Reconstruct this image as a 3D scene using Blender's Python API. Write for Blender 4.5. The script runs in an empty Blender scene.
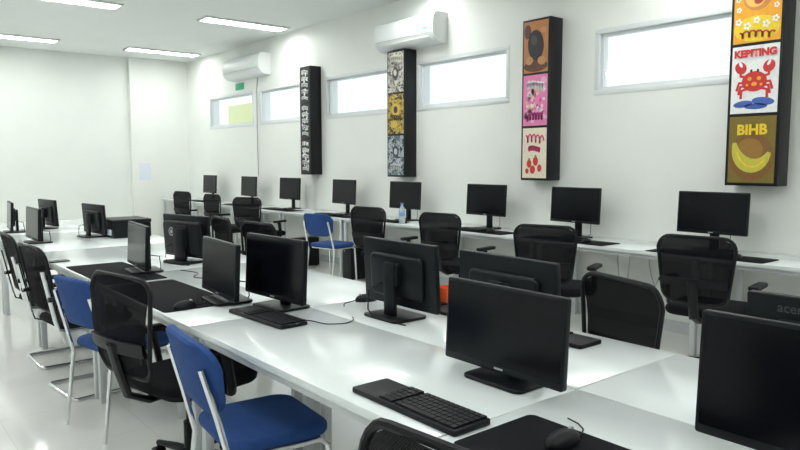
import bpy, bmesh, math, random
from mathutils import Vector, Matrix
random.seed(7)
C = bpy.context.scene.collection
PI = math.pi
sc = bpy.context.scene
sc.view_settings.view_transform = 'Standard'
sc.view_settings.exposure = 0.0

# ------------------------------------------------------------------ camera
YAW, PITCH, ROLL, FPX, CAMZ = math.radians(39.4), math.radians(5.32), math.radians(-0.1), 680.0, 1.42
F = Vector((math.sin(YAW)*math.cos(PITCH), math.cos(YAW)*math.cos(PITCH), -math.sin(PITCH)))
R0 = Vector((math.cos(YAW), -math.sin(YAW), 0)); U0 = R0.cross(F)
R_ = R0*math.cos(ROLL) + U0*math.sin(ROLL); U_ = U0*math.cos(ROLL) - R0*math.sin(ROLL)
CAM = Vector((0, 0, CAMZ))
cd = bpy.data.cameras.new('camera'); cam = bpy.data.objects.new('camera', cd); C.objects.link(cam)
cd.sensor_width = 36; cd.lens = FPX/800*36; cd.clip_start = 0.02
cam.matrix_world = Matrix(((R_.x, U_.x, -F.x, CAM.x), (R_.y, U_.y, -F.y, CAM.y), (R_.z, U_.z, -F.z, CAM.z), (0, 0, 0, 1)))
sc.camera = cam
def project(p):
    d = Vector(p)-CAM; z = d.dot(F)
    return 400+FPX*d.dot(R_)/z, 225-FPX*d.dot(U_)/z
def at_z(px, py, z):
    d = F + R_*((px-400)/FPX) + U_*((225-py)/FPX)
    return CAM + d*((z-CAMZ)/d.z)
def sol_y(px, X, Z):
    lo, hi = 0.05, 40
    for _ in range(60):
        m = (lo+hi)/2
        if project((X, m, Z))[0] > px: lo = m
        else: hi = m
    return lo

# ------------------------------------------------------------------ materials
def mat(name, col, rough=0.5, metal=0.0, var=0.04, scale=30, bump=0.0, bscale=200, emit=0, alpha=1, trans=0, coat=0, spec=0.5):
    m = bpy.data.materials.new(name); m.use_nodes = True
    nt = m.node_tree; b = nt.nodes['Principled BSDF']
    b.inputs['Roughness'].default_value = rough; b.inputs['Metallic'].default_value = metal
    b.inputs['Specular IOR Level'].default_value = spec
    tc = nt.nodes.new('ShaderNodeTexCoord')
    nz = nt.nodes.new('ShaderNodeTexNoise'); nz.inputs['Scale'].default_value = scale
    nt.links.new(tc.outputs['Object'], nz.inputs['Vector'])
    rp = nt.nodes.new('ShaderNodeValToRGB')
    lo = [max(0, c*(1-var)) for c in col]; hi = [min(1, c*(1+var)) for c in col]
    rp.color_ramp.elements[0].color = (*lo, 1); rp.color_ramp.elements[1].color = (*hi, 1)
    rp.color_ramp.elements[0].position = .3; rp.color_ramp.elements[1].position = .7
    nt.links.new(nz.outputs['Fac'], rp.inputs['Fac']); nt.links.new(rp.outputs['Color'], b.inputs['Base Color'])
    if bump:
        n2 = nt.nodes.new('ShaderNodeTexNoise'); n2.inputs['Scale'].default_value = bscale
        nt.links.new(tc.outputs['Object'], n2.inputs['Vector'])
        bp = nt.nodes.new('ShaderNodeBump'); bp.inputs['Strength'].default_value = bump; bp.inputs['Distance'].default_value = .002
        nt.links.new(n2.outputs['Fac'], bp.inputs['Height']); nt.links.new(bp.outputs['Normal'], b.inputs['Normal'])
    if emit:
        b.inputs['Emission Color'].default_value = (*col, 1); b.inputs['Emission Strength'].default_value = emit
    b.inputs['Alpha'].default_value = alpha; b.inputs['Transmission Weight'].default_value = trans
    b.inputs['Coat Weight'].default_value = coat
    return m
M = {}
M['wall'] = mat('wall_paint', (.83, .85, .815), .65, var=.015, scale=2, bump=.05, bscale=60)
M['wallb'] = mat('back_wall_paint', (.81, .84, .805), .65, var=.015, scale=2, bump=.05, bscale=60)
M['ceil'] = mat('ceiling_paint', (.80, .83, .815), .8, var=.01, scale=2)
M['frame'] = mat('white_aluminium', (.72, .75, .76), .35, var=.01)
M['desk'] = mat('white_laminate', (.73, .775, .78), .2, var=.012, scale=6, coat=.25)
M['leg'] = mat('white_metal', (.58, .61, .62), .4, var=.01)
M['blk'] = mat('black_plastic', (.006, .007, .009), .45, var=.1, bump=.1, bscale=500, spec=.22)
M['shell'] = mat('monitor_shell', (.006, .008, .010), .38, var=.1, bump=.08, bscale=600, spec=.22)
M['screen'] = mat('dark_screen', (.003, .004, .006), .2, var=.05, spec=.2)
M['key'] = mat('key_black', (.008, .009, .011), .5, var=.1, spec=.22)
M['pad'] = mat('mousepad_cloth', (.007, .007, .009), .85, var=.1, bump=.2, bscale=900, spec=.12)
M['seat'] = mat('black_fabric', (.007, .007, .009), .85, var=.15, bump=.3, bscale=700, spec=.15)
M['blue'] = mat('blue_fabric', (.016, .06, .215), .75, var=.08, bump=.3, bscale=600, spec=.3)
M['chrome'] = mat('chrome', (.72, .74, .76), .18, 1, var=.02)
M['acw'] = mat('ac_white', (.80, .82, .82), .35, var=.01)
M['acg'] = mat('ac_grey', (.42, .45, .47), .5, var=.02)
M['lite'] = mat('light_diffuser', (.98, 1, .972), .5, var=0, emit=22.5)
M['louv'] = mat('light_louver', (.85, .88, .9), .3, var=.01)
M['pblack'] = mat('panel_black', (.008, .009, .011), .4, var=.1, spec=.3)
M['water'] = mat('clear_plastic', (.75, .86, .95), .08, var=.01, alpha=.45)
M['orange'] = mat('orange_plastic', (.9, .12, .015), .45)
M['paper'] = mat('paper', (.76, .80, .88), .8, var=.01)
M['grey'] = mat('grey_print', (.42, .44, .46), .6)
M['dgrey'] = mat('faint_print', (.055, .058, .062), .5)
M['green'] = mat('green_display', (.1, .7, .3), .5, emit=.6)
M['sign'] = mat('green_sign', (.05, .42, .22), .5)
M['outw'] = mat('outside_yellow_wall', (.74, .78, .42), .8, var=.04)
def mesh_mat():
    m = mat('chair_mesh', (.005, .005, .0065), .9, var=.1, spec=.1)
    nt = m.node_tree; b = nt.nodes['Principled BSDF']
    tc = nt.nodes.new('ShaderNodeTexCoord'); ck = nt.nodes.new('ShaderNodeTexChecker'); ck.inputs['Scale'].default_value = 320
    ck.inputs['Color1'].default_value = (1, 1, 1, 1); ck.inputs['Color2'].default_value = (.94, .94, .94, 1)
    nt.links.new(tc.outputs['Object'], ck.inputs['Vector']); nt.links.new(ck.outputs['Color'], b.inputs['Alpha'])
    return m
M['mesh'] = mesh_mat()
def floor_mat():
    m = mat('floor_tile', (.77, .775, .75), .08, var=.015, scale=3)
    nt = m.node_tree; b = nt.nodes['Principled BSDF']
    rp = [n for n in nt.nodes if n.type == 'VALTORGB'][0]
    tc = [n for n in nt.nodes if n.type == 'TEX_COORD'][0]
    br = nt.nodes.new('ShaderNodeTexBrick'); br.offset = 0; br.inputs['Scale'].default_value = 1
    br.inputs['Brick Width'].default_value = .6; br.inputs['Row Height'].default_value = .6
    br.inputs['Mortar Size'].default_value = .002; br.inputs['Mortar'].default_value = (.65, .655, .63, 1)
    nt.links.new(tc.outputs['Object'], br.inputs['Vector'])
    nt.links.new(rp.outputs['Color'], br.inputs['Color1']); nt.links.new(rp.outputs['Color'], br.inputs['Color2'])
    nt.links.new(br.outputs['Color'], b.inputs['Base Color'])
    return m
M['floor'] = floor_mat()
def glass_mat():
    m = bpy.data.materials.new('window_glass'); m.use_nodes = True; nt = m.node_tree
    for n in list(nt.nodes): nt.nodes.remove(n)
    o = nt.nodes.new('ShaderNodeOutputMaterial'); mx = nt.nodes.new('ShaderNodeMixShader'); mx.inputs[0].default_value = .05
    t = nt.nodes.new('ShaderNodeBsdfTransparent'); g = nt.nodes.new('ShaderNodeBsdfGlossy'); g.inputs['Roughness'].default_value = .05
    t.inputs[0].default_value = (.97, .99, 1, 1)
    nt.links.new(t.outputs[0], mx.inputs[1]); nt.links.new(g.outputs[0], mx.inputs[2]); nt.links.new(mx.outputs[0], o.inputs[0])
    return m
M['glass'] = glass_mat()
_cc = {}
def cm(r, g, b):
    k = (r, g, b)
    if k not in _cc: _cc[k] = mat('print_ink', k, .45, var=.06, scale=40)
    return _cc[k]
def collage(name, cols, scale, seed):
    """dense printed collage: voronoi cells coloured from a short palette"""
    m = bpy.data.materials.new(name); m.use_nodes = True; nt = m.node_tree; b = nt.nodes['Principled BSDF']
    b.inputs['Roughness'].default_value = .5; b.inputs['Specular IOR Level'].default_value = .25
    tc = nt.nodes.new('ShaderNodeTexCoord'); mp = nt.nodes.new('ShaderNodeMapping'); mp.inputs['Location'].default_value = (seed*1.7, 0, seed*.9)
    nz = nt.nodes.new('ShaderNodeTexNoise'); nz.inputs['Scale'].default_value = scale*.5
    vo = nt.nodes.new('ShaderNodeTexVoronoi'); vo.inputs['Scale'].default_value = scale
    mx = nt.nodes.new('ShaderNodeMix'); mx.data_type = 'VECTOR'; mx.inputs[0].default_value = .12
    nt.links.new(tc.outputs['Object'], mp.inputs['Vector']); nt.links.new(mp.outputs[0], nz.inputs['Vector'])
    nt.links.new(mp.outputs[0], mx.inputs[4]); nt.links.new(nz.outputs['Color'], mx.inputs[5]); nt.links.new(mx.outputs[1], vo.inputs['Vector'])
    sp = nt.nodes.new('ShaderNodeSeparateColor'); nt.links.new(vo.outputs['Color'], sp.inputs[0])
    rp = nt.nodes.new('ShaderNodeValToRGB'); rp.color_ramp.interpolation = 'CONSTANT'
    els = rp.color_ramp.elements
    while len(els) < len(cols): els.new(.5)
    for i, c in enumerate(cols): els[i].position = i/len(cols); els[i].color = (*c, 1)
    nt.links.new(sp.outputs[0], rp.inputs['Fac']); nt.links.new(rp.outputs['Color'], b.inputs['Base Color'])
    return m

# ------------------------------------------------------------------ mesh builder
class MB:
    def __init__(s): s.bm = bmesh.new()
    def box(s, cx, cy, cz, sx, sy, sz, bev=0, seg=2, M_=None):
        r = bmesh.ops.create_cube(s.bm, size=1); vs = r['verts']
        for v in vs: v.co = Vector((v.co.x*sx, v.co.y*sy, v.co.z*sz))
        if bev:
            es = list({e for v in vs for e in v.link_edges})
            q = bmesh.ops.bevel(s.bm, geom=es, offset=bev, segments=seg, affect='EDGES', profile=.5)
            vs = list({v for f in q['faces'] for v in f.verts} | {v for v in vs if v.is_valid})
        T = Matrix.Translation((cx, cy, cz)) if M_ is None else M_ @ Matrix.Translation((cx, cy, cz))
        for v in vs: v.co = T @ v.co
        return s
    def ring_loft(s, rings, cap=True, closed_u=True, closed_v=False):
        vv = [[s.bm.verts.new(p) for p in r] for r in rings]
        n = len(vv[0]); L = len(vv)
        for i in range(L if closed_v else L-1):
            a, b = vv[i], vv[(i+1) % L]
            for j in range(n if closed_u else n-1):
                k = (j+1) % n
                try: s.bm.faces.new((a[j], a[k], b[k], b[j]))
                except ValueError: pass
        if cap and not closed_v:
            s.bm.faces.new(list(reversed(vv[0]))); s.bm.faces.new(vv[-1])
        return s
    def rprism(s, cx, cy, z0, z1, sx, sy, r, edge=.004, M_=None, n=5, es=3, bottom=True):
        prof = []
        for k in range(es+1):
            a = PI/2*k/es
            if bottom: prof.append((edge*(1-math.sin(a)), z0+edge*(1-math.cos(a))))
        if not bottom: prof.append((0, z0))
        for k in range(es+1):
            a = PI/2*k/es
            prof.append((edge*(1-math.cos(a)), z1-edge*(1-math.sin(a))))
        rings = []
        for ins, z in prof:
            hx, hy, rr = sx/2-ins, sy/2-ins, max(r-ins, .0008); ring = []
            for q, (ax, ay) in enumerate(((1, 1), (-1, 1), (-1, -1), (1, -1))):
                for k in range(n+1):
                    t = PI/2*(q + k/n)
                    p = Vector((cx+ax*(hx-rr)+rr*math.cos(t), cy+ay*(hy-rr)+rr*math.sin(t), z))
                    ring.append(M_ @ p if M_ else p)
            rings.append(ring)
        return s.ring_loft(rings)
    def cyl(s, p0, p1, r0, r1=None, seg=14):
        return s.tube([p0, p1], r0, seg, r1=r1)
    def tube(s, pts, r, seg=10, closed=False, r1=None, flat=1.0):
        pts = [Vector(p) for p in pts]; n = len(pts); rings = []; up = None
        for i, p in enumerate(pts):
            if closed: d = (pts[(i+1) % n]-pts[i-1]).normalized()
            else: d = (pts[min(i+1, n-1)]-pts[max(i-1, 0)]).normalized()
            if up is None:
                up = Vector((0, 0, 1)) if abs(d.z) < .9 else Vector((1, 0, 0))
            a = (up - d*up.dot(d)).normalized(); b = d.cross(a); up = a
            rr = r if r1 is None else r+(r1-r)*i/(n-1)
            rings.append([p + a*(rr*math.cos(2*PI*k/seg)) + b*(rr*flat*math.sin(2*PI*k/seg)) for k in range(seg)])
        return s.ring_loft(rings, closed_v=closed)
    def lathe(s, prof, seg=20, cx=0, cy=0, cz=0):
        rings = [[Vector((cx+max(r, .0005)*math.cos(2*PI*k/seg), cy+max(r, .0005)*math.sin(2*PI*k/seg), cz+z)) for k in range(seg)] for r, z in prof]
        return s.ring_loft(rings)
    def sphere(s, c, rx, ry, rz, minz=None, u=16, v=10):
        r = bmesh.ops.create_uvsphere(s.bm, u_segments=u, v_segments=v, radius=1)
        for q in r['verts']:
            q.co = Vector((c[0]+q.co.x*rx, c[1]+q.co.y*ry, c[2]+q.co.z*rz))
            if minz is not None and q.co.z < minz: q.co.z = minz
        return s
    def disc(s, u, v, ru, rv, y, rot=0, n=24, a0=0, a1=2*PI, inner=0):
        pts = []
        cr, sr = math.cos(rot), math.sin(rot)
        def pt(a, k): x, z = ru*k*math.cos(a), rv*k*math.sin(a); return (u+x*cr-z*sr, y, v+x*sr+z*cr)
        for i in range(n): pts.append(pt(a0+(a1-a0)*i/(n if a1-a0 > 6.2 else n-1), 1))
        if inner:
            for i in reversed(range(n)): pts.append(pt(a0+(a1-a0)*i/(n-1), inner))
        s.bm.faces.new([s.bm.verts.new(p) for p in pts]); return s
    def stroke(s, pts, wd, y):
        n = len(pts); L = []; Rr = []
        for i, (u, v) in enumerate(pts):
            a = pts[max(i-1, 0)]; b = pts[min(i+1, n-1)]
            dx, dz = b[0]-a[0], b[1]-a[1]; l = math.hypot(dx, dz) or 1
            w_ = wd(i/(n-1)) if callable(wd) else wd
            L.append(s.bm.verts.new((u-dz/l*w_, y, v+dx/l*w_))); Rr.append(s.bm.verts.new((u+dz/l*w_, y, v-dx/l*w_)))
        for i in range(n-1): s.bm.faces.new((L[i], L[i+1], Rr[i+1], Rr[i]))
        return s
    def build(s, name, m, parent=None, loc=None, flat=False):
        if not flat:
            bmesh.ops.recalc_face_normals(s.bm, faces=s.bm.faces[:])
            for f in s.bm.faces: f.smooth = True
            for e in s.bm.edges:
                if len(e.link_faces) == 2 and e.calc_face_angle(0) > .6: e.smooth = False
        else: bmesh.ops.recalc_face_normals(s.bm, faces=s.bm.faces[:])
        me = bpy.data.meshes.new(name); s.bm.to_mesh(me); s.bm.free(); me.materials.append(m)
        o = bpy.data.objects.new(name, me); C.objects.link(o)
        if parent: o.parent = parent
        if loc is not None: o.location = loc
        return o
def tag(o, label, cat, group=None):
    o['label'] = label; o['category'] = cat
    if group: o['group'] = group
    return o
def thing(name, label, cat, loc=(0, 0, 0), rz=0, group=None):
    o = bpy.data.objects.new(name, None); C.objects.link(o); o.empty_display_size = .1
    o.location = loc; o.rotation_euler = (0, 0, rz); return tag(o, label, cat, group)
def struct(o): o['kind'] = 'structure'; return o
def dup(root, label, loc, rz=0):
    r = root.copy(); C.objects.link(r); r.location = loc; r.rotation_euler = (0, 0, rz); r['label'] = label
    for ch in list(root.children):
        c = ch.copy(); C.objects.link(c); c.parent = r
        for g in list(ch.children):
            d = g.copy(); C.objects.link(d); d.parent = c
    return r
class Proto:
    def __init__(s, maker): s.maker = maker; s.root = None
    def put(s, label, loc, rz=0, group=None):
        if s.root is None:
            s.root = s.maker(); s.root.location = loc; s.root.rotation_euler = (0, 0, rz); s.root['label'] = label; o = s.root
        else: o = dup(s.root, label, loc, rz)
        if group: o['group'] = group
        return o
def text_obj(body, size, m, name, parent, x, y, z, align='CENTER', bold=0.0, shear=0):
    cu = bpy.data.curves.new('lettering', 'FONT'); cu.body = body; cu.size = size; cu.align_x = align; cu.offset = bold; cu.shear = shear
    cu.resolution_u = 3
    to = bpy.data.objects.new('lettering_tmp', cu); C.objects.link(to)
    bpy.context.view_layer.update()
    me = bpy.data.meshes.new_from_object(to.evaluated_get(bpy.context.evaluated_depsgraph_get()))
    bpy.data.objects.remove(to)
    for v in me.vertices: v.co = Vector((v.co.x, 0, v.co.y))
    me.materials.clear(); me.materials.append(m)
    o = bpy.data.objects.new(name, me); C.objects.link(o); o.parent = parent; o.location = (x, y, z)
    return o

# ------------------------------------------------------------------ room
WX, BY, CZ, LX, FY = 5.30, 13.06, 3.34, -4.0, -3.0
b = MB(); b.box((LX+WX)/2, (FY+BY)/2, -.05, WX-LX+.4, BY-FY+.4, .1); struct(b.build('floor', M['floor'], flat=True))
b = MB(); b.box((LX+WX)/2, (FY+BY)/2, CZ+.05, WX-LX+.4, BY-FY+.4, .1); struct(b.build('ceiling', M['ceil'], flat=True))
b = MB(); b.box((LX+WX)/2, BY+.1, CZ/2, WX-LX, .2, CZ); struct(b.build('wall_back', M['wallb'], flat=True))
b = MB(); b.box((LX+WX)/2, FY-.1, CZ/2, WX-LX, .2, CZ); struct(b.build('wall_front', M['wallb'], flat=True))
b = MB(); b.box(LX-.1, (FY+BY)/2, CZ/2, .2, BY-FY+.4, CZ); struct(b.build('wall_left', M['wallb'], flat=True))
WZ0, WZ1 = 2.01, 2.59
wins = [(10.22, 11.95), (8.73, 10.02), (6.58, 8.07), (4.70, 6.13), (2.42, 3.69)]
b = MB(); T = .2; cx = WX+T/2
b.box(cx, (FY+BY)/2, WZ0/2, T, BY-FY+.4, WZ0); b.box(cx, (FY+BY)/2, (WZ1+CZ)/2, T, BY-FY+.4, CZ-WZ1)
edges = [FY-.2] + [v for w in sorted(wins) for v in w] + [BY+.2]
for i in range(0, len(edges), 2):
    a, c = edges[i], edges[i+1]; b.box(cx, (a+c)/2, (WZ0+WZ1)/2, T, c-a, WZ1-WZ0)
struct(b.build('wall_right', M['wall'], flat=True))
for i, (a, c) in enumerate(wins):
    root = bpy.data.objects.new('window_%d' % (i+1), None); C.objects.link(root); struct(root); root.location = (WX+.03, (a+c)/2, WZ0)
    L, H, w = c-a, WZ1-WZ0, .045
    f = MB()
    f.box(0, 0, w/2, .07, L, w, .004); f.box(0, 0, H-w/2, .07, L, w, .004)
    f.box(0, -L/2+w/2, H/2, .07, w, H-2*w, .004); f.box(0, L/2-w/2, H/2, .07, w, H-2*w, .004)
    f.build('window_frame', M['frame'], root)
    f = MB(); k = w+.001; e = .026
    f.box(.012, 0, k+e/2, .03, L-2*k, e); f.box(.012, 0, H-k-e/2, .03, L-2*k, e)
    f.box(.012, -L/2+k+e/2, H/2, .03, e, H-2*k-2*e); f.box(.012, L/2-k-e/2, H/2, .03, e, H-2*k-2*e)
    f.build('window_sash', M['frame'], root)
    f = MB(); f.box(.012, 0, H/2, .005, L-2*k-2*e, H-2*k-2*e); f.build('window_pane', M['glass'], root)
b = MB(); b.box((4.21+WX)/2, BY-.06, CZ/2, WX-4.21, .12, CZ); struct(b.build('trim_1', M['wall'], flat=True))
b = MB(); b.box(WX-.006, (FY+BY-.12)/2, .05, .012, BY-.12-FY, .1); struct(b.build('baseboard_right', M['leg']))
b = MB(); b.box((LX+4.2)/2, BY-.006, .05, 4.2-LX, .012, .1); struct(b.build('baseboard_back', M['leg']))
b = MB(); b.box(7.1, 14.0, 1.35, .2, 1.5, 2.7); struct(b.build('wall_outside', M['outw'], flat=True))

# ------------------------------------------------------------------ ceiling lights
def mk_light():
    t = thing('ceiling_light', '', 'ceiling light')
    W, D = 1.26, .32; f = MB()
    f.box(0, D/2-.015, -.013, W, .03, .026, .003); f.box(0, -D/2+.015, -.013, W, .03, .026, .003)
    f.box(W/2-.015, 0, -.013, .03, D-.06, .026, .003); f.box(-W/2+.015, 0, -.013, .03, D-.06, .026, .003)
    f.build('frame', M['frame'], t)
    f = MB(); f.box(0, 0, -.012, W-.06, D-.06, .016); f.build('diffuser', M['lite'], t)
    f = MB()
    for k in range(9): f.box(-W/2+.03+(W-.06)*(k+1)/10, 0, -.0235, .004, D-.06, .007)
    f.build('louver', M['louv'], t)
    return t
PL = Proto(mk_light); G = 'recessed ceiling lights'
LL = {(4.48, 8.85): 'bright ceiling light strip nearest the window wall, left of the larger looking air conditioner',
      (4.48, 11.95): 'small ceiling light strip close to the far corner of the room',
      (2.17, 11.95): 'ceiling light strip at left close to the back wall',
      (2.17, 8.85): 'ceiling light strip cut by the top edge at upper left'}
for X in (4.48, 2.17, .1, -2.0):
    for Y in (11.95, 8.85, 5.75, 2.65, -.45):
        PL.put(LL.get((X, Y), 'long recessed ceiling light strip outside the view over the room'), (X, Y, CZ), 0, G)

# ------------------------------------------------------------------ air conditioners
def mk_ac(L, H=.33, D=.22):
    t = thing('air_conditioner', '', 'air conditioner')
    f = MB()
    sec = [(0, .0), (0, H), (-D*.7, H), (-D*.88, H-.02), (-D*.97, H-.06), (-D, H-.12), (-D, .11), (-D*.93, .07), (-D*.7, .02), (-D*.4, 0)]
    f.ring_loft([[Vector((x, y, z)) for x, z in sec] for y in (-L/2, L/2)]); f.build('body', M['acw'], t)
    f = MB(); mtx = Matrix.Translation((-D*.83, 0, .035)) @ Matrix.Rotation(math.radians(35), 4, 'Y')
    f.box(0, 0, 0, .10, L*.86, .008, .002, M_=mtx); f.build('vent_flap', M['acw'], t)
    f = MB(); f.box(-D-.001, 0, .105, .006, L*.94, .006); f.build('front_seam', M['acg'], t)
    f = MB()
    for k in range(10): f.box(-D*.05-.014*k-.01, 0, H+.003, .004, L*.9, .006)
    f.build('intake_grille', M['acg'], t)
    f = MB(); f.box(-D-.002, -L*.38, .16, .006, .07, .022, .002); f.build('display', M['green'], t)
    return t
a = mk_ac(1.26); a.location = (WX-.001, 10.25, 2.78); a['label'] = 'white wall air conditioner far away above the two farthest windows'; a['group'] = 'wall air conditioners'
a = mk_ac(1.05); a.location = (WX-.001, 6.14, 2.73); a['label'] = 'larger looking white wall air conditioner beside the top of the second tall panel'; a['group'] = 'wall air conditioners'
f = MB(); f.tube([(WX-.008, 10.05, 2.79), (WX-.008, 10.09, 2.6), (WX-.008, 10.10, 1.9), (WX-.008, 10.09, 1.2)], .007, 8)
tag(f.build('cable', M['acg']), 'thin dark cable running down the wall below the far air conditioner', 'cable')
f = MB(); f.box(0, 0, 0, .012, .30, .11, .003)
tag(f.build('wall_sign', M['sign'], None, (WX-.007, sol_y(240, WX, 2.68), 2.685)), 'small green sign on the wall below the far air conditioner', 'sign')

# ------------------------------------------------------------------ poster panels
K, Wt = cm(.012, .012, .014), cm(.85, .86, .86)
def panel(label, Yn, Wd, z0, z1, designs):
    D = .18
    t = thing('poster_panel', label, 'wall panel', (WX-.001, Yn+Wd/2, z0), -PI/2, 'tall poster panels on the window wall')
    H = z1-z0; f = MB(); f.box(0, -D/2, H/2, Wd, D, H, .004); f.build('box', M['pblack'], t)
    m_ = .022; ph = (H-m_*4)/3
    for i, d in enumerate(designs):
        zc = H - m_ - ph/2 - i*(ph+m_)
        f = MB(); f.box(0, 0, 0, Wd-2*m_, .004, ph); p = f.build('poster', d[0], t, (0, -D-.002, zc))
        w, h = (Wd-2*m_)/2, ph/2
        for j, (nm, mm, fn) in enumerate(d[1]):
            f = MB(); fn(f, w, h, -.0026-.0006*j); f.build(nm, mm, p, flat=True)
        for (body, size, mm, zz) in d[2]:
            text_obj(body, size*w, mm, 'lettering', p, 0, -.008, zz*h, bold=.004)
    return t
def discs(lst):
    def fn(f, w, h, y):
        for (u, v, ru, rv, r) in lst: f.disc(u*w, v*h, ru*w, rv*h, y, r)
    return fn
def rnd(n, seed, u0, u1, v0, v1, s0, s1):
    q = random.Random(seed); return discs([(q.uniform(u0, u1), q.uniform(v0, v1), q.uniform(s0, s1), q.uniform(s0, s1)*.8, q.uniform(0, 3)) for _ in range(n)])
def flowers(lst):
    def fn(f, w, h, y):
        for u, v, r in lst:
            for k in range(5): f.disc(u*w+r*w*math.cos(k*1.2566), v*h+r*w*math.sin(k*1.2566), r*w*.55, r*w*.55, y)
    return fn
def strokes(lst, wd):
    def fn(f, w, h, y):
        for pts in lst: f.stroke([(u*w, v*h) for u, v in pts], (lambda t: wd(t)*w) if callable(wd) else wd*w, y)
    return fn
def scrawl(v, amp=.10, u0=-.72, u1=.72, k=.42, tilt=0.0, n=91):
    return [(u0+(u1-u0)*i/(n-1) + .08*math.sin(i*k), v+tilt*(i/(n-1)-.5)+amp*math.cos(i*k)+.04*math.sin(i*.05)) for i in range(n)]
red, ylw, orn, pink = cm(.62, .03, .03), cm(.85, .6, .03), cm(.85, .38, .02), cm(.85, .25, .45)
brn, tan, olive, cream, blu = cm(.10, .035, .015), cm(.45, .17, .05), cm(.20, .14, .02), cm(.8, .72, .58), cm(.05, .12, .45)
ygr, rbrn, gold = cm(.58, .52, .06), cm(.42, .07, .02), cm(.6, .42, .06)
Z0, Z1 = 1.24, 2.75
legs = []
for s in (-1, 1):
    for k in range(3): legs.append([(s*.28, -.10-.08*k), (s*(.66-.06*k), -.08-.12*k), (s*(.76-.1*k), -.32-.12*k)])
    legs.append([(s*.34, .06), (s*.6, .12), (s*.6, .26)])
# a plain generic red crab
crab = [('drawing', blu, discs([(-.45, -.72, .42, .10, .1), (.4, -.66, .48, .12, -.1), (.1, -.8, .5, .09, 0)])),
        ('drawing', red, strokes(legs, .06)),
        ('drawing', red, discs([(0, -.06, .54, .30, 0)])),
        ('drawing', red, discs([(-.6, .36, .24, .19, .6), (.6, .36, .24, .19, -.6)])),
        ('drawing', Wt, discs([(-.6, .46, .06, .09, .5), (.6, .46, .06, .09, -.5)])),
        ('drawing', orn, discs([(-.2, .02, .09, .06, 0), (.2, .02, .09, .06, 0), (0, -.14, .12, .06, 0), (-.3, -.16, .06, .04, 0), (.3, -.16, .06, .04, 0)])),
        ('drawing', K, discs([(-.14, .25, .05, .05, 0), (.14, .25, .05, .05, 0)]))]
banana = [(.8*math.cos(a)+.06, .26+.74*math.sin(a)) for a in [3.2+2.6*i/24 for i in range(25)]]
fl = [(-.78, -.36, .1), (.78, -.38, .1), (-.40, -.50, .11), (.0, -.36, .10), (.40, -.50, .11), (-.82, .3, .08), (.82, .3, .08), (-.78, .0, .08), (.8, .0, .08)]
panel('tall black panel nearest the camera with orange, white and olive posters', 2.03, .37, Z0, Z1+.02, [
    (orn, [('drawing', ylw, discs([(0, -.6, .98, .38, 0)])), ('drawing', cm(.62, .26, .05), discs([(0, .36, .64, .44, 0)])), ('drawing', cm(.85, .50, .12), discs([(-.08, .3, .44, .28, .2), (.3, .6, .14, .1, 0)])),
           ('drawing', rbrn, discs([(.05, .22, .2, .12, .4), (-.3, .5, .1, .08, 0)])),
           ('drawing', Wt, flowers(fl)), ('drawing', rbrn, strokes([scrawl(-.78, .09, k=.36)], .04))], []),
    (Wt, crab, [('KEPITING', .42, red, .68)]),
    (olive, [('drawing', cm(.22, .10, .02), discs([(-.0, -.22, .97, .72, .1)])), ('drawing', cm(.32, .16, .03), discs([(-.1, -.02, .6, .36, .2)])), ('drawing', ygr, strokes([banana], lambda t: .08+.24*math.sin(PI*t))), ('drawing', ylw, strokes([[(u*.9, v*.95-.06) for u, v in banana[3:-3]]], .035))], [('BIHB', .62, ylw, .46)])])
panel('tall black panel with brown, pink and cream posters right of middle', 4.05, .33, Z0, Z1, [
    (tan, [('drawing', brn, discs([(0, -.75, 1, .22, 0), (-.7, .62, .28, .28, 0)])), ('drawing', K, discs([(0, .06, .66, .60, .1)])), ('drawing', cm(.5, .24, .10), discs([(-.52, -.52, .3, .16, .2), (.5, -.56, .34, .16, -.2), (.62, .62, .22, .12, 0)])), ('drawing', cm(.05, .04, .04), discs([(-.16, .26, .26, .2, .3)]))], []),
    (cm(.8, .22, .45), [('drawing', cm(.85, .42, .6), rnd(26, 31, -.78, .78, -.8, .8, .12, .22)), ('drawing', cm(.85, .66, .75), rnd(22, 5, -.75, .75, -.55, .55, .07, .14)), ('drawing', cm(.65, .05, .28), rnd(20, 8, -.75, .75, -.75, .7, .05, .11)), ('drawing', cm(.85, .6, .25), rnd(9, 9, -.7, .7, -.5, .5, .05, .1)),
     ('drawing', Wt, strokes([scrawl(.58, .13)], .065)), ('drawing', cm(.5, .03, .22), strokes([scrawl(-.66, .13, tilt=.1)], .065))], []),
    (cream, [('drawing', red, discs([(-.42, -.42, .2, .17, 0), (.12, -.32, .22, .19, 0), (-.12, -.66, .22, .17, 0), (.45, -.6, .18, .15, 0), (-.6, -.72, .14, .11, 0)])), ('drawing', cm(.75, .07, .2), strokes([scrawl(.56, .15, k=.3), scrawl(.16, .08, -.5, .5)], .06)), ('drawing', cm(.1, .3, .06), discs([(-.42, -.24, .08, .05, 0), (.12, -.12, .08, .05, 0)]))], [])])
dk = (.012, .012, .014)
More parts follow.
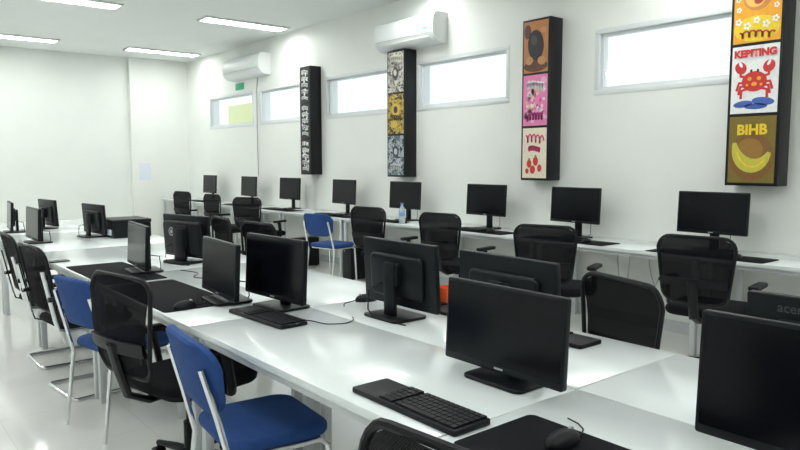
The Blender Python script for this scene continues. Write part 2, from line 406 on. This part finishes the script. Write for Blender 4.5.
panel('tall black panel with cream, gold and blue grey posters between two windows', 6.14, .33, Z0, Z1-.03, [
    (collage('grey_collage', [(.05, .05, .05), (.52, .50, .44), (.4, .38, .33), (.16, .16, .15), (.58, .56, .5), (.42, .41, .36)], 38, 1), [('drawing', cm(.66, .63, .55), strokes([scrawl(.66, .14)], .07)), ('drawing', cm(.04, .04, .04), discs([(0, -.05, .4, .32, 0)])), ('drawing', cm(.6, .56, .48), discs([(-.05, -.02, .2, .16, .3), (.1, -.5, .26, .1, 0)]))], []),
    (collage('gold_collage', [(.05, .04, .03), (.5, .36, .08), (.4, .28, .07), (.2, .13, .04), (.56, .42, .12), (.36, .25, .06)], 38, 2), [('drawing', gold, discs([(.0, .2, .5, .34, .2), (-.2, -.5, .4, .2, 0)])), ('drawing', cm(.04, .03, .02), discs([(.0, .22, .26, .18, 0)])), ('drawing', cm(.04, .03, .02), strokes([scrawl(-.22, .12)], .06))], []),
    (collage('blue_grey_collage', [(.04, .045, .05), (.4, .44, .47), (.3, .34, .38), (.14, .18, .23), (.46, .5, .52), (.1, .12, .14)], 38, 4), [('drawing', cm(.6, .62, .63), strokes([scrawl(-.6, .13)], .06)), ('drawing', cm(.04, .045, .05), discs([(0, .2, .42, .3, .2)])), ('drawing', cm(.45, .5, .54), discs([(0, .2, .22, .16, .2)]))], [])])
panel('tall black panel farthest away with black and white posters', 8.19, .28, Z0, Z1, [
    (cm(*dk), [('drawing', Wt, rnd(12, 20+i, -.62, .62, -.8, .8, .09, .16)), ('drawing', K, rnd(16, 40+i, -.66, .66, -.82, .82, .05, .1)), ('drawing', Wt, strokes([scrawl(.74, .1), scrawl(.36, .1, k=.5), scrawl(0, .1), scrawl(-.38, .1, k=.36), scrawl(-.76, .08)], .045))], []) for i in range(3)])

# notice on the back wall
f = MB(); f.box(0, 0, 0, .22, .004, .31); n = f.build('paper_notice', M['paper'], None, (4.43, BY-.123, 1.24)); tag(n, 'white paper sheet taped to the far wall near the corner', 'paper')

# ------------------------------------------------------------------ desks
DZ = .74
def mk_desk(L, D):
    t = thing('desk', '', 'desk')
    f = MB(); f.box(0, 0, DZ-.014, D-.004, L-.006, .028, .003); f.build('desk_top', M['desk'], t)
    for sx in (-1, 1):
        for sy in (-1, 1):
            f = MB(); f.box(sx*(D/2-.05), sy*(L/2-.05), (DZ-.028)/2, .04, .04, DZ-.028, .004); f.build('leg', M['leg'], t)
    f = MB()
    for sy in (-1, 1): f.box(0, sy*(L/2-.05), DZ-.05, D-.14, .03, .04, .003)
    f.box(D/2-.05, 0, DZ-.05, .03, L-.14, .04, .003); f.box(-D/2+.05, 0, DZ-.045, .03, L-.14, .03, .003)
    f.build('frame', M['leg'], t)
    return t
ordw = ['first', 'second', 'third', 'fourth', 'fifth', 'sixth', 'seventh', 'eighth', 'ninth', 'tenth']
PD = Proto(lambda: mk_desk(1.5, .59))
RX0 = 1.08; bounds = [-.3, 1.2, 2.7, 4.2, 5.7, 7.2]
for i, y in enumerate(bounds):
    PD.put('white desk in the middle double row, chair side near camera, %s from the camera' % ordw[i], (RX0+.295, y+.75, 0), PI, 'white desks of the middle double row')
for i, y in enumerate(bounds):
    PD.put('white desk in the middle double row, side facing the windows, %s from the camera' % ordw[i], (RX0+.59+.295, y+.75, 0), 0, 'white desks of the middle double row')
PB = Proto(lambda: mk_desk(1.5, .6))
wb = [12.85-1.5*(i+1) for i in range(8)][::-1]
for i, y in enumerate(wb):
    PB.put('white desk standing along the window wall, %s from the camera' % ordw[i], (WX-.315, y+.75, 0), 0, 'white desks along the window wall')

# ------------------------------------------------------------------ monitors
MXm = Matrix(((0, 0, 1, 0), (1, 0, 0, 0), (0, 1, 0, 0), (0, 0, 0, 1)))   # local z -> x, x -> y, y -> z
def mk_monitor(W=.53, H=.315, z0=.135, logo=None, lc=None):
    t = thing('monitor', '', 'monitor')
    zc = z0+H/2; hv = 1.5 if lc else 1.0
    f = MB(); f.rprism(-.03, 0, 0, .012*hv, .19, .24, .03, .004); f.build('base', M['shell'], t)
    f = MB(); f.box(-.055, 0, (zc+.06)/2, .022*hv, .07*hv, zc+.05, .005); f.rprism(0, zc, -.06, -.028, .10*hv, .10*hv, .02, .004, M_=MXm); f.build('stand', M['shell'], t)
    tilt = Matrix.Translation((0, 0, zc)) @ Matrix.Rotation(math.radians(-3), 4, 'Y') @ Matrix.Translation((0, 0, -zc))
    f = MB(); f.rprism(0, zc, -.012, .012, W, H, .008, .004, M_=tilt @ MXm); f.rprism(0, zc-.01, -.032*hv, -.008, W*(.84 if lc else .72), H*(.8 if lc else .66), .03, .012, M_=tilt @ MXm)
    hs = f.build('housing', M['shell'], t)
    f = MB(); f.rprism(0, zc+.006, .0115, .0128, W-.018, H-.032, .003, .0004, M_=tilt @ MXm, n=2, es=1); f.build('screen', M['screen'], t)
    f = MB(); f.box(.0128, 0, z0+.012, .001, .035, .006, M_=tilt); f.build('chin_mark', M['grey'], hs)
    f = MB(); f.tube([(-.03, .09, zc-.05), (-.07, .095, zc-.06), (-.10, .10, zc*.6), (-.11, .09, .03), (-.115, .05, .005), (-.12, -.06, .004), (-.105, -.16, .004)], .003, 6); f.build('cord', M['blk'], t)
    if logo:
        o = text_obj(logo, .035, M['dgrey'], 'logo', hs, -.0225, .135, zc+H*.35, bold=.0005)
        o.rotation_euler = (0, 0, -PI/2)
    elif lc:
        f = MB(); f.disc(0, 0, .03, .03, 0, 0, 24, 0, 6.1, .74); f.disc(0, 0, .014, .014, 0)
        o = f.build('logo', M['grey'], hs, (-.053, .10, zc+.03), flat=True); o.rotation_euler = (0, 0, -PI/2)
    return t
AW, AH, AZ = .49, .29, .045
BW, BH, BZ = .48, .268, .03
PM = Proto(mk_monitor); PA = Proto(lambda: mk_monitor(AW, AH, AZ)); PLo = Proto(lambda: mk_monitor(BW, BH, BZ))
GW, GA, GB = 'black monitors on the window wall desks', 'black monitors facing the near side of the double row', 'black monitors turned toward the windows on the double row'
WM = [(210, 'black monitor on the wall desks farthest away, by the far corner'), (249, 'small looking black monitor second from the far corner on the wall desks'),
      (290, 'black monitor on the wall desks below the farthest tall panel'), (344, 'black monitor on the wall desks just behind the blue chair with chrome legs'),
      (405, 'black monitor on the wall desks right behind the clear water bottle'), (486, 'black monitor on the wall desks left of the brown and pink poster panel'),
      (575, 'black monitor on the wall desks right of the brown and pink poster panel'), (712, 'black monitor on the wall desks nearest the camera, under the crab poster panel')]
wallY = []
for px, lb in WM:
    Y = sol_y(px, 5.04, DZ+.25); wallY.append(Y); PM.put(lb, (5.04, Y, DZ+.0005), PI+random.uniform(-.04, .08), GW)
BX = 1.88
FM = [(1.54, 762, 'large black monitor cut by the right picture edge, screen toward camera', 0, PA), (1.55, 503, 'black monitor in the foreground just left of the mesh chair, screen toward camera', .0, PLo),
      (1.54, 275, 'black monitor behind the wide black keyboard, screen toward camera', .06, PA), (1.40, 220, 'black monitor turned slightly, directly left of the one behind the wide keyboard', -.1, PLo),
      (1.40, 138, 'tall narrow looking black monitor at the end of the large mousepad', -.10, PLo), (1.24, 33, 'black monitor at far left with its base close to the dark phone', 0, PLo), (1.26, 10, 'black monitor nearest the left picture edge', -.1, PLo)]
frontY = []
for X, px, lb, dr, pr in FM:
    Y = .515 if px == 762 else min(sol_y(px, X, DZ+.2), 8.35)
    frontY.append(Y); pr.put(lb, (X, Y, DZ+(.0048 if px in (220, 138) else .0005)), PI+dr, GA)
BM = [(BX, 507, 'back of a black monitor behind the foreground monitor in the middle', PA), (BX, 400, 'back of a black monitor standing beside the small orange cup', PA),
      (1.78, 94, 'black monitor seen from behind beside the low dark printer', PLo), (1.64, 48, 'black monitor seen from behind at far left end of the double row', PLo)]
backY = []
for X, px, lb, pr in BM:
    Y = min(sol_y(px, X, DZ+.2), 8.4); backY.append(Y); pr.put(lb, (X, Y, DZ+.0005), random.uniform(-.05, .08)+(.15 if px in (94, 48) else 0), GB)
o = mk_monitor(AW, AH, AZ, 'acer'); o.location = (BX, .555, DZ+.0005); tag(o, 'back of a black monitor with faint brand lettering at the right picture edge', 'monitor', GB)
o = mk_monitor(BW, BH+.02, BZ+.005, None, True); o.location = (1.80, sol_y(187, 1.80, DZ+.2), DZ+.0005); o.rotation_euler.z = .25; tag(o, 'back of a black monitor with a round pale emblem', 'monitor', GB)

# ------------------------------------------------------------------ keyboards, mice, pads
def mk_kb():
    t = thing('keyboard', '', 'keyboard')
    f = MB(); f.rprism(0, 0, 0, .016, .135, .44, .01, .004); f.build('body', M['blk'], t)
    f = MB()
    for r in range(6):
        for c in range(15):
            f.box(-.05+.0205*r, -.2+.0196*c+(0 if c < 12 else .012), .0185, .0165, .0165, .007)
    f.box(-.0505, -.07, .019, .0166, .12, .0075); f.build('keys', M['key'], t)
    return t
def mk_mouse():
    t = thing('mouse', '', 'mouse')
    f = MB(); f.sphere((0, 0, .008), .056, .032, .028, 0.0); f.build('body', M['blk'], t)
    f = MB(); f.cyl((.03, -.004, .031), (.03, .004, .031), .007, seg=12); f.build('scroll_wheel', M['grey'], t)
    f = MB(); f.tube([(.054, 0, .008), (.08, .004, .003), (.11, .02, .003), (.13, .05, .003), (.14, .09, .003)], .0022, 6); f.build('cord', M['blk'], t)
    return t
def mk_pad(sx, sy):
    def fn():
        o = MB().rprism(0, 0, 0, .004, sx, sy, .02, .0015).build('mousepad', M['pad']); o['category'] = 'mousepad'; return o
    return fn
PK, PMo, PP, PPl, PPw = Proto(mk_kb), Proto(mk_mouse), Proto(mk_pad(.30, .46)), Proto(mk_pad(.36, .84)), Proto(mk_pad(.28, .86))
nm = ['farthest', 'second farthest', 'third farthest', 'fourth farthest', 'fourth nearest', 'third nearest', 'second nearest', 'nearest']
for i, Y in enumerate(wallY):
    up = 0
    if i in (1, 2, 3, 5, 6, 7):
        PPw.put('black desk mat under the keyboard of the %s monitor on the window wall desks' % nm[i], (4.828, Y-.09, DZ+.0005), 0, 'black desk mats on the wall desks'); up = .0042
    PK.put('black keyboard before the %s monitor on the window wall desks' % nm[i], (4.78, Y, DZ+.0005+up), 0, 'black keyboards on the wall desks')
    mx, my = 4.78, Y-.31-(0 if up else .02)
    if i == 4: my = Y-.275
    PMo.put('black mouse beside the keyboard of the %s monitor on the window wall desks' % nm[i], (mx, my, DZ+.0005+up), 0, 'black mice on the wall desks')
def ondesk(px, py): q = at_z(px, py, DZ); return (q.x, q.y, DZ+.0005)
kq = ondesk(270, 318); kx, ky = min(kq[0], 1.40), kq[1]
PK.put('wide black keyboard on the near desks in front of a monitor', (kx, ky, kq[2]), .05, 'black keyboards on the double row')
PK.put('black keyboard before the foreground monitor in the middle', (1.20, frontY[1], DZ+.0005), 0, 'black keyboards on the double row')
for i in (0, 1):
    PK.put(['black keyboard behind the foreground monitor on the window side', 'black keyboard beyond the monitor beside the orange cup'][i], (2.10, backY[i]+(.08 if i else 0), DZ+.0005), PI, 'black keyboards on the double row')
pd = ondesk(172, 298); PPl.put('large black desk mat with a mouse at its near corner', (1.275, pd[1]+.10, pd[2]), 0, 'black desk mats on the double row')
pd2 = ondesk(112, 274); PPl.put('black desk mat on the left part of the double row, beyond another mat', (1.275, max(pd2[1]+.05, pd[1]+.10+.86), pd2[2]), 0, 'black desk mats on the double row')
pd3 = ondesk(560, 434); PP.put('black mousepad with a mouse at the bottom of the picture', (1.25, pd3[1]-.1, pd3[2]), 0, 'black mousepads')
m = ondesk(185, 309); PMo.put('black mouse on the large mat of the near desks', (min(m[0], 1.22), m[1], DZ+.0048), .1, 'black mice on the double row')
PMo.put('black mouse on the mousepad at the bottom of the picture', (1.3, pd3[1]-.05, DZ+.0048), 0, 'black mice on the double row')
PMo.put('black mouse left of the monitor stand on the window side of the double row', ondesk(366, 301), PI-.3, 'black mice on the double row')

# phone, cup, bottle, printer
q = ondesk(57, 262)
t = thing('phone', 'dark phone lying on the near edge of the white desks', 'phone', q, .1)
MB().rprism(0, 0, 0, .008, .15, .075, .01, .003).build('body', M['blk'], t); MB().rprism(0, 0, .0078, .0086, .14, .066, .006, .0003).build('screen', M['screen'], t)
t = thing('cup', 'small orange cup standing beside a monitor on the double row', 'cup', (2.2, sol_y(445, 2.2, DZ+.04), DZ+.0005))
MB().lathe([(.0, 0), (.032, 0), (.034, .004), (.041, .080), (.042, .085), (.039, .085), (.032, .008), (0, .008)], 24).build('body', M['orange'], t)
t = thing('water_bottle', 'clear plastic water bottle standing on the window wall desk', 'bottle', (4.735, sol_y(402, 4.735, DZ+.1), DZ+.0005))
MB().lathe([(0, 0), (.03, 0), (.034, .006), (.034, .07), (.031, .08), (.034, .09), (.034, .14), (.028, .17), (.014, .195), (.013, .21), (0, .21)], 20).build('body', M['water'], t)
MB().lathe([(0, .211), (.016, .211), (.016, .228), (.014, .23), (0, .23)], 16).build('cap', cm(.1, .25, .6), t)
MB().lathe([(.0346, .085), (.0350, .086), (.0350, .135), (.0346, .136)], 20).build('sleeve', cm(.25, .45, .75), t)
t = thing('printer', 'low dark printer with a pale paper tray on the far double row', 'printer', (2.02, sol_y(126, 2.02, DZ+.08), DZ+.0005), 0)
MB().rprism(0, 0, 0, .13, .34, .38, .02, .01).build('body', M['shell'], t)
MB().rprism(0, 0, .129, .165, .35, .39, .02, .012).build('lid', M['blk'], t)
MB().box(-.176, 0, .05, .014, .28, .05, .003).build('paper_tray', M['paper'], t)
# loose cables on the double row
for i, pts in enumerate(([(kx+.075, ky-.10), (kx+.12, ky-.17), (kx+.14, ky-.26), (kx+.21, ky-.30), (kx+.27, ky-.27), (kx+.30, ky-.22)], [(1.62, 4.15), (1.66, 3.98), (1.58, 3.84), (1.64, 3.72), (1.62, 3.58)])):
    P = []
    for k in range(len(pts)-1):
        for j in range(6):
            t_ = j/6; p0 = pts[max(k-1, 0)]; p1 = pts[k]; p2 = pts[k+1]; p3 = pts[min(k+2, len(pts)-1)]
            P.append(tuple(.5*((2*p1[a])+(-p0[a]+p2[a])*t_+(2*p0[a]-5*p1[a]+4*p2[a]-p3[a])*t_*t_+(-p0[a]+3*p1[a]-3*p2[a]+p3[a])*t_**3) for a in (0, 1)))
    f = MB(); f.tube([(x, y, DZ+.003) for x, y in P], .0024, 6)
    tag(f.build('cable', M['blk']), ['thin black cable running over the desk from the wide keyboard', 'loose black cable on the desk between the left monitors'][i], 'cable')

# ------------------------------------------------------------------ chairs
def loop(w0, w1, z0, z1, xf, r=.07, n=5):
    P = []
    for q, (sy, zz, ww) in enumerate(((1, z1, w1), (-1, z1, w1), (-1, z0, w0), (1, z0, w0))):
        cy = sy*(ww/2-r); czz = zz-r if zz == z1 else zz+r
        for k in range(n+1):
            a = PI/2*(q+k/n); y = cy+r*math.cos(a); z = czz+r*math.sin(a); P.append((y, z))
    return [Vector((xf(y, z), y, z)) for y, z in P]
def sheet(f, w0, w1, z0, z1, xf, nu=10, nv=14, r=.07):
    g = []
    for i in range(nv+1):
        v = i/nv; z = z0+(z1-z0)*v; w = w0+(w1-w0)*v
        e = min(z-z0, z1-z); cut = 0 if e > r else r-math.sqrt(max(0, r*r-(r-e)**2))
        w -= 2*cut*.9
        g.append([Vector((xf(y, z), y, z)) for y in [w*(j/nu-.5) for j in range(nu+1)]])
    f.ring_loft(g, cap=False, closed_u=False)
def mk_chair():
    t = thing('mesh_office_chair', '', 'chair')
    xf = lambda y, z: -.235-.10*(z-.5)**1*.9 - .05 + .55*y*y - .04*math.sin((z-.5)/.45*PI)
    f = MB(); f.rprism(.02, 0, .425, .49, .47, .48, .10, .03); f.build('seat', M['seat'], t)
    f = MB(); f.tube(loop(.40, .465, .54, .955, xf, .075), .009, 8, closed=True, flat=1.2); f.build('backrest_frame', M['blk'], t)
    f = MB(); sheet(f, .39, .458, .545, .95, xf, r=.075); f.build('backrest', M['mesh'], t)
    f = MB(); f.tube([(-.02, 0, .41), (-.2, 0, .405), (-.29, 0, .45), (-.325, 0, .56), (-.355, 0, .68)], .016, 8, flat=2.0)
    f.build('back_support', M['blk'], t)
    f = MB(); rows = []
    for z, dx in ((.645, .004), (.645, -.010), (.70, -.010), (.70, .004)): rows.append([Vector((xf(y, z)+dx-.006, y, z)) for y in [-.20+.04*j for j in range(11)]])
    f.ring_loft(rows, cap=False, closed_u=False, closed_v=True); f.build('lumbar_band', M['blk'], t)
    for s in (-1, 1):
        f = MB(); f.tube([(.06, s*.18, .418), (.05, s*.25, .42), (.03, s*.278, .46), (.0, s*.28, .62)], .014, 8, flat=1.6)
        f.rprism(.02, s*.278, .62, .648, .25, .065, .028, .01); f.build('armrest', M['blk'], t)
    f = MB(); f.box(0, 0, .405, .2, .2, .04, .01); f.cyl((0, 0, .22), (0, 0, .40), .014); f.cyl((0, 0, .09), (0, 0, .25), .026); f.build('gas_column', M['blk'], t)
    for k in range(5):
        a = 2*PI*k/5+.3; c, s = math.cos(a), math.sin(a)
        f = MB(); f.tube([(.0, 0, .105), (.12*c, .12*s, .098), (.27*c, .27*s, .075)], .024, 8, r1=.014); leg = f.build('base_spoke', M['blk'], t)
        f = MB()
        for e in (-1, 1):
            ox, oy = .27*c - s*e*.014, .27*s + c*e*.014
            f.cyl((ox+s*.009, oy-c*.009, .028), (ox-s*.009, oy+c*.009, .028), .028, seg=14)
        f.cyl((.27*c, .27*s, .04), (.27*c, .27*s, .078), .008, seg=8); f.build('caster', M['blk'], leg)
    return t
def mk_blue():
    t = thing('blue_chair', '', 'chair')
    xf = lambda y, z: -.21-.26*(z-.5)+1.1*y*y
    f = MB(); f.rprism(.01, 0, .435, .48, .39, .42, .08, .02); f.build('seat', M['blue'], t)
    g = MB()
    pts = loop(.40, .44, .575, .835, lambda y, z: 0, .09, 6)
    def ring(dx, sc_): 
        return [Vector((xf(p.y*sc_, .705+(p.z-.705)*sc_)+dx, p.y*sc_, .705+(p.z-.705)*sc_)) for p in pts]
    g.ring_loft([ring(.02, .3), ring(.02, .6), ring(.02, .93), ring(.011, 1), ring(-.011, 1), ring(-.02, .93), ring(-.02, .6), ring(-.02, .3)]); g.build('backrest', M['blue'], t)
    for s in (-1, 1):
        f = MB(); f.tube([(.205, s*.205, .0), (.18, s*.20, .40), (.15, s*.195, .425), (-.12, s*.195, .425)], .011, 10); f.build('leg', M['chrome'], t)
        f = MB(); f.tube([(-.23, s*.205, .0), (-.18, s*.2, .40), (xf(.185, .575)-.03, s*.195, .575), (xf(.18, .75)-.03, s*.185, .75)], .011, 10); f.build('leg', M['chrome'], t)
    f = MB()
    f.cyl((.15, -.195, .425), (.15, .195, .425), .01); f.cyl((-.12, -.195, .425), (-.12, .195, .425), .01); f.build('seat_frame', M['chrome'], t)
    return t
def mk_sled():
    t = thing('cantilever_chair', '', 'chair')
    xf = lambda y, z: -.22-.2*(z-.5)+.5*y*y
    f = MB(); f.rprism(.02, 0, .44, .485, .44, .45, .07, .02); f.build('seat', M['seat'], t)
    f = MB(); f.tube(loop(.41, .45, .54, .93, xf, .07), .010, 8, closed=True); f.build('backrest_frame', M['blk'], t)
    f = MB(); sheet(f, .40, .44, .545, .925, xf); f.build('backrest', M['mesh'], t)
    f = MB()
    side = [(-.13, .012)]+[(.22, .012)]+[(.22+.05*math.sin(a), .062-.05*math.cos(a)) for a in (.4, .8, 1.2, 1.57)]+[(.262, .39)]+[(.222+.04*math.cos(a), .39+.04*math.sin(a)) for a in (.5, 1.0, 1.57)]+[(-.17, .43), (-.215, .445), (-.232, .50), (-.29, .80)]
    A = [Vector((x, .22, z)) for x, z in reversed(side)]; B = [Vector((x, -.22, z)) for x, z in side]
    f.tube(A+[Vector((-.15, .19, .012)), Vector((-.15, -.19, .012))]+B, .012, 8); f.build('frame', M['chrome'], t)
    for s in (-1, 1):
        f = MB(); f.tube([(-.27, s*.225, .635), (-.05, s*.245, .64), (.16, s*.245, .63)], .016, 8, flat=1.5); f.tube([(.14, s*.245, .625), (.17, s*.237, .55), (.17, s*.222, .44)], .011, 8); f.build('armrest', M['blk'], t)
    return t
PC, PBl, PS = Proto(mk_chair), Proto(mk_blue), Proto(mk_sled)
G1, G2 = 'black mesh office chairs', 'blue chairs with chrome legs'
def bench_chair(px, lb, X=4.42, dr=0, p=PC, top=.8, g=G1):
    Y = sol_y(px, X-.28, top); p.put(lb, (X, Y, 0.0005), dr, g)
bench_chair(182, 'black mesh office chair at the wall desks farthest away', dr=.2)
bench_chair(213, 'black mesh office chair second from the far corner at the wall desks', X=4.40, dr=.1)
bench_chair(243, 'black mesh office chair left of the blue chair at the wall desks', X=4.35, dr=.4)
bench_chair(366, 'black mesh office chair right of the blue chair at the wall desks', dr=.2)
bench_chair(438, 'black mesh office chair between the water bottle and the middle poster panel', dr=.15)
bench_chair(534, 'black mesh office chair with armrests below the brown and pink poster panel', X=4.2, dr=.35)
bench_chair(690, 'large black mesh office chair at the nearest wall desk', X=4.35, dr=.15)
bench_chair(311, 'blue chair with chrome legs at the wall desks', X=4.4, p=PBl, top=.7, g=G2, dr=.25)
PC.put('black mesh office chair on the window side of the double row, right of centre', (2.06, sol_y(600, 2.36, .8), .0005), PI-.3, G1)
PC.put('black mesh office chair behind the double row, just right of the round emblem monitor', (2.13, sol_y(216, 2.4, .8), .0005), PI-.1, G1)
PC.put('black mesh office chair behind the double row, partly hidden by the wide keyboard monitor', (2.13, sol_y(256, 2.4, .8), .0005), PI+.1, G1)
def front_chair(p, px, Xb, lb, g, off=.28, dr=0, top=.8):
    p.put(lb, (Xb+off, sol_y(px, Xb, top), .0005), dr, g)
front_chair(PC, 121, .88, 'black mesh office chair on the near side between two blue chairs', G1, dr=.2)
front_chair(PBl, 70, .88, 'blue chair on the near side of the double row at left', G2, .26, .2, .7)
front_chair(PBl, 190, .89, 'blue chair nearest the camera, its rounded backrest at the near desk edge', G2, .26, -.1, .7)
front_chair(PS, 30, .84, 'black cantilever chair with curved legs at far left', 'black cantilever chairs', .28, .1)
front_chair(PS, 8, .86, 'black cantilever chair cut by the left picture edge', 'black cantilever chairs', .28, .0)
PC.put('black mesh office chair at the bottom of the picture, nearest the camera', (1.05, sol_y(440, .73, .85), .0005), .1, G1)

# computers
def mk_pc():
    t = thing('computer_tower', '', 'computer')
    MB().box(0, 0, .2, .38, .17, .38, .006).build('case', M['blk'], t)
    MB().rprism(0, 0, -.193, -.185, .17, .37, .01, .003, M_=Matrix.Translation((0, 0, .2)) @ MXm).build('front_panel', M['shell'], t)
    MB().cyl((-.192, .05, .35), (-.196, .05, .35), .01).build('power_button', M['grey'], t)
    f = MB()
    for sx in (-1, 1):
        for sy in (-1, 1): f.cyl((sx*.15, sy*.06, 0), (sx*.15, sy*.06, .012), .015)
    f.build('foot', M['blk'], t); return t
PT = Proto(mk_pc)
PT.put('black computer tower on the floor below the wall desks, right of the blue chair', (4.84, sol_y(347, 4.65, .2), .0005), 0, 'computer towers')
PT.put('black computer tower on the floor below the wall desks, left of the blue chair', (4.84, sol_y(292, 4.65, .2), .0005), 0, 'computer towers')
# cables hanging below the wall desks
for px, dz, lb in ((620, .1, 'faint grey cable hanging below the wall desks beside the armrest chair'), (652, .16, 'faint grey cable loop hanging below the nearest wall desks')):
    Y = sol_y(px, 4.95, .6)
    f = MB(); f.tube([(5.0, Y+.05, .70), (4.985, Y+.045, .6), (4.975, Y+.02, .35+dz), (4.97, Y-.02, .26+dz), (4.975, Y-.06, .36+dz), (5.0, Y-.07, .70)], .005, 6)
    tag(f.build('cable', M['acg']), lb, 'cable')

# ------------------------------------------------------------------ outside & world
w = bpy.data.worlds.new('World'); sc.world = w; w.use_nodes = True
bg = w.node_tree.nodes['Background']; bg.inputs['Color'].default_value = (.92, .97, 1, 1); bg.inputs['Strength'].default_value = 1.25
